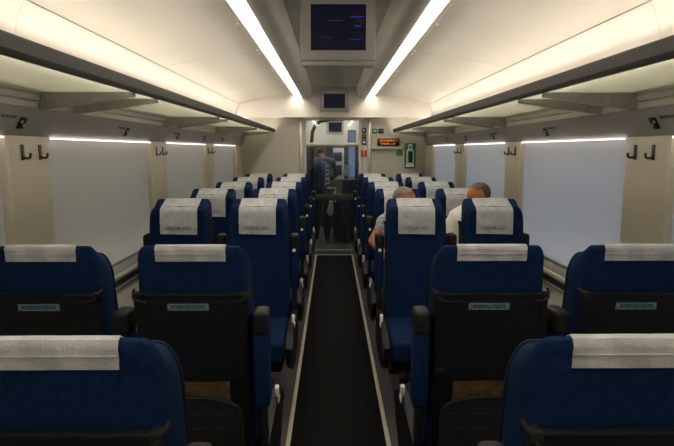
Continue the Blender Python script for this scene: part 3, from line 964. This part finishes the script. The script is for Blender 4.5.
# gasket arch on the left
bm = B(); add_tube(bm, [(-.36, 8.9, 0), (-.36, 8.9, 1.70), (-.345, 8.9, 1.85), (-.30, 8.9, 1.96), (-.22, 8.9, 2.02), (-.05, 8.9, 2.05), (.15, 8.9, 2.05)], .03, 10)
struct(obj('trim_11', bm, M['black']))
# daylight window of the vestibule
wv = struct(empty('window_9', (.30, 9.35, 1.3)))
obj('window_frame', box(-.065, .075, 0, .03, -.36, .60, bev=.005), M['vest_dark'], wv)
obj('window_pane', box(-.05, .06, -.004, .0, -.34, .58), emis('dusk_blue_window', (.33, .45, .78, 1), .42), wv)
# equipment cabinet
cb = tag(empty('equipment_cabinet', (.088, 10.0, 0)), 'pale equipment cabinet with two dark panes beyond the glass door', 'cabinet')
bm = B(); add_box(bm, -.10, .10, .02, .30, 0, 1.60, bev=.008); obj('body', bm, M['cab'], cb)
bm = B(); add_box(bm, -.095, .060, -.002, .022, 1.36, 1.52, bev=.004); obj('door_pane', bm, M['vest_dark'], cb)
bm = B(); add_box(bm, -.095, .060, -.002, .022, 1.10, 1.29, bev=.004); obj('door_pane', bm, M['vest_dark'], cb)
bm = B(); add_box(bm, -.10, .10, -.004, .022, .02, 1.03, bev=.004); obj('kick_panel', bm, M['vest_dark'], cb)
# luggage stacked in the vestibule
def suitcase(loc, w, h, d, label, m=None):
    t = tag(empty('suitcase', loc), label, 'suitcase', 'suitcases beyond the door')
    obj('shell', box(-w / 2, w / 2, -d / 2, d / 2, .03, h, bev=.03, seg=3), m or M['navy_case'], t)
    bm = B()
    for s in (-1, 1): add_cyl(bm, (s * w * .35, -d * .3, .025), (1, 0, 0), .025, .02, 12)
    for s in (-1, 1): add_cyl(bm, (s * w * .35, d * .3, .025), (1, 0, 0), .025, .02, 12)
    obj('wheel', bm, M['black'], t)
    bm = B(); add_tube(bm, [(-.08, 0, h - .01), (-.08, 0, h + .03), (.08, 0, h + .03), (.08, 0, h - .01)], .008, 8); obj('handle', bm, M['black'], t)
    return t
suitcase((.13, 9.42, 0), .30, .72, .24, 'dark navy suitcase standing right of the person beyond the door')
suitcase((.29, 9.15, 0), .28, 1.08, .20, 'taller dark suitcase at the right edge of the doorway beyond the glass')
# pale grey cloth bag floating beside the suitcase, held by nothing
bm = B(); add_tube(bm, [(0, 0, .27), (.005, 0, .22), (0, -.01, .14), (-.01, -.012, .06), (-.005, -.01, 0)], [.018, .03, .045, .055, .03], 12)
for v in bm.verts: v.co.y *= .4
o = obj('floating_bag', bm, M['greycloth']); o.location = (-.055, 9.22, .46)
tag(o, 'pale grey cloth bag floating low beyond the glass door', 'bag')
# papers
bm = B(); pts = [(-.05, -.08), (.03, -.11), (.06, .07), (-.02, .10)]; add_prism(bm, pts, 'y', 0, .004)
pts = [(.0, -.12), (.07, -.09), (.05, .05), (.01, .06)]; add_prism(bm, pts, 'y', .006, .010)
o = obj('folded_newspaper', bm, M['greycloth']); o.location = (.205, 9.13, 1.235)
tag(o, 'white folded paper beyond the glass door at right', 'newspaper')
# white wire rack low in the doorway
bm = B()
add_tube(bm, [(-.10, 0, .93), (.06, 0, .93)], .008, 6); add_tube(bm, [(.05, 0, .93), (.05, 0, .70), (-.06, 0, .70)], .007, 6)
for z in (.78, .86): add_tube(bm, [(.0, 0, z), (.05, 0, z)], .007, 6)
o = obj('wire_stand', bm, M['cab'])
bm = B()
add_tube(bm, [(-.10, 0, .925), (-.10, 0, 0)], .006, 6); add_tube(bm, [(.05, 0, .695), (.05, 0, 0)], .006, 6); add_box(bm, -.11, .06, -.04, .04, 0, .01)
obj('stand_leg', bm, M['black'], o, 'black legs'); o.location = (-.02, 9.12, 0)
tag(o, 'thin pale wire stand low behind the glass door', 'stand')
# standing person
r3 = tag(empty('person', (-.21, 9.55, 0)), 'person in a navy jacket standing with back turned beyond the glass door', 'person')
J3 = dict(pelvis=(0, 0, .90), waist=(0, 0, 1.05), chest=(.02, .02, 1.24), neck=(.02, .05, 1.39), shR=(.18, .03, 1.35), shL=(-.16, .03, 1.35),
          elR=(.24, .12, 1.12), elL=(-.20, .06, 1.08), wrR=(.16, .30, 1.05), wrL=(-.18, .22, .95), hipR=(.08, 0, .86), hipL=(-.08, 0, .86),
          knR=(.09, .0, .48), knL=(-.09, .0, .48), anR=(.09, -.02, .09), anL=(-.09, -.02, .09), toe=(0, .06, -.04), hdirR=(0, 1, 0), hdirL=(0, 1, -.3))
person(r3, J3, (-.02, .10, 1.53), frame((-.3, .93, -.15), (0, .15, 1)), M['jacket'], 'jacket', M['hair_brown'], True, short_hair)
bm = B()
for q in range(5):
    z = 1.30 - q * .075
    add_box(bm, -.028, .028, -.004, .004, z - .012, z + .008)
    add_box(bm, -.032, -.022, -.004, .004, z - .045, z - .012)
    if q % 2: add_box(bm, .022, .032, -.004, .004, z - .045, z - .012)
for v in bm.verts: v.co.y += -.165; v.co.x += .10
obj('back_print', bm, M['white'], r3, 'pale upright lettering down the back')

# ------------------------------------------------------------------ world: dusk daylight, brighter on the right
w = bpy.data.worlds.new('world'); S.world = w; w.use_nodes = True
N = w.node_tree.nodes; L = w.node_tree.links
bg = N['Background']
tc = N.new('ShaderNodeTexCoord'); sp_ = N.new('ShaderNodeSeparateXYZ'); rp_ = N.new('ShaderNodeValToRGB'); mr = N.new('ShaderNodeMapRange')
L.new(tc.outputs['Generated'], sp_.inputs[0]); L.new(sp_.outputs['X'], mr.inputs['Value'])
mr.inputs['From Min'].default_value = -1; mr.inputs['From Max'].default_value = 1
L.new(mr.outputs[0], rp_.inputs[0])
rp_.color_ramp.elements[0].color = (.32, .285, .25, 1); rp_.color_ramp.elements[1].color = (.47, .52, .65, 1)
rp_.color_ramp.elements[0].position = .40; rp_.color_ramp.elements[1].position = .60
L.new(rp_.outputs[0], bg.inputs['Color']); bg.inputs['Strength'].default_value = 1.7

S.view_settings.view_transform = 'Standard'; S.view_settings.look = 'None'
S.view_settings.exposure = 0; S.view_settings.gamma = 1
S.cycles.use_denoising = True
S.cycles.max_bounces = 10; S.cycles.diffuse_bounces = 6; S.cycles.transparent_max_bounces = 16
S.cycles.sample_clamp_indirect = 6
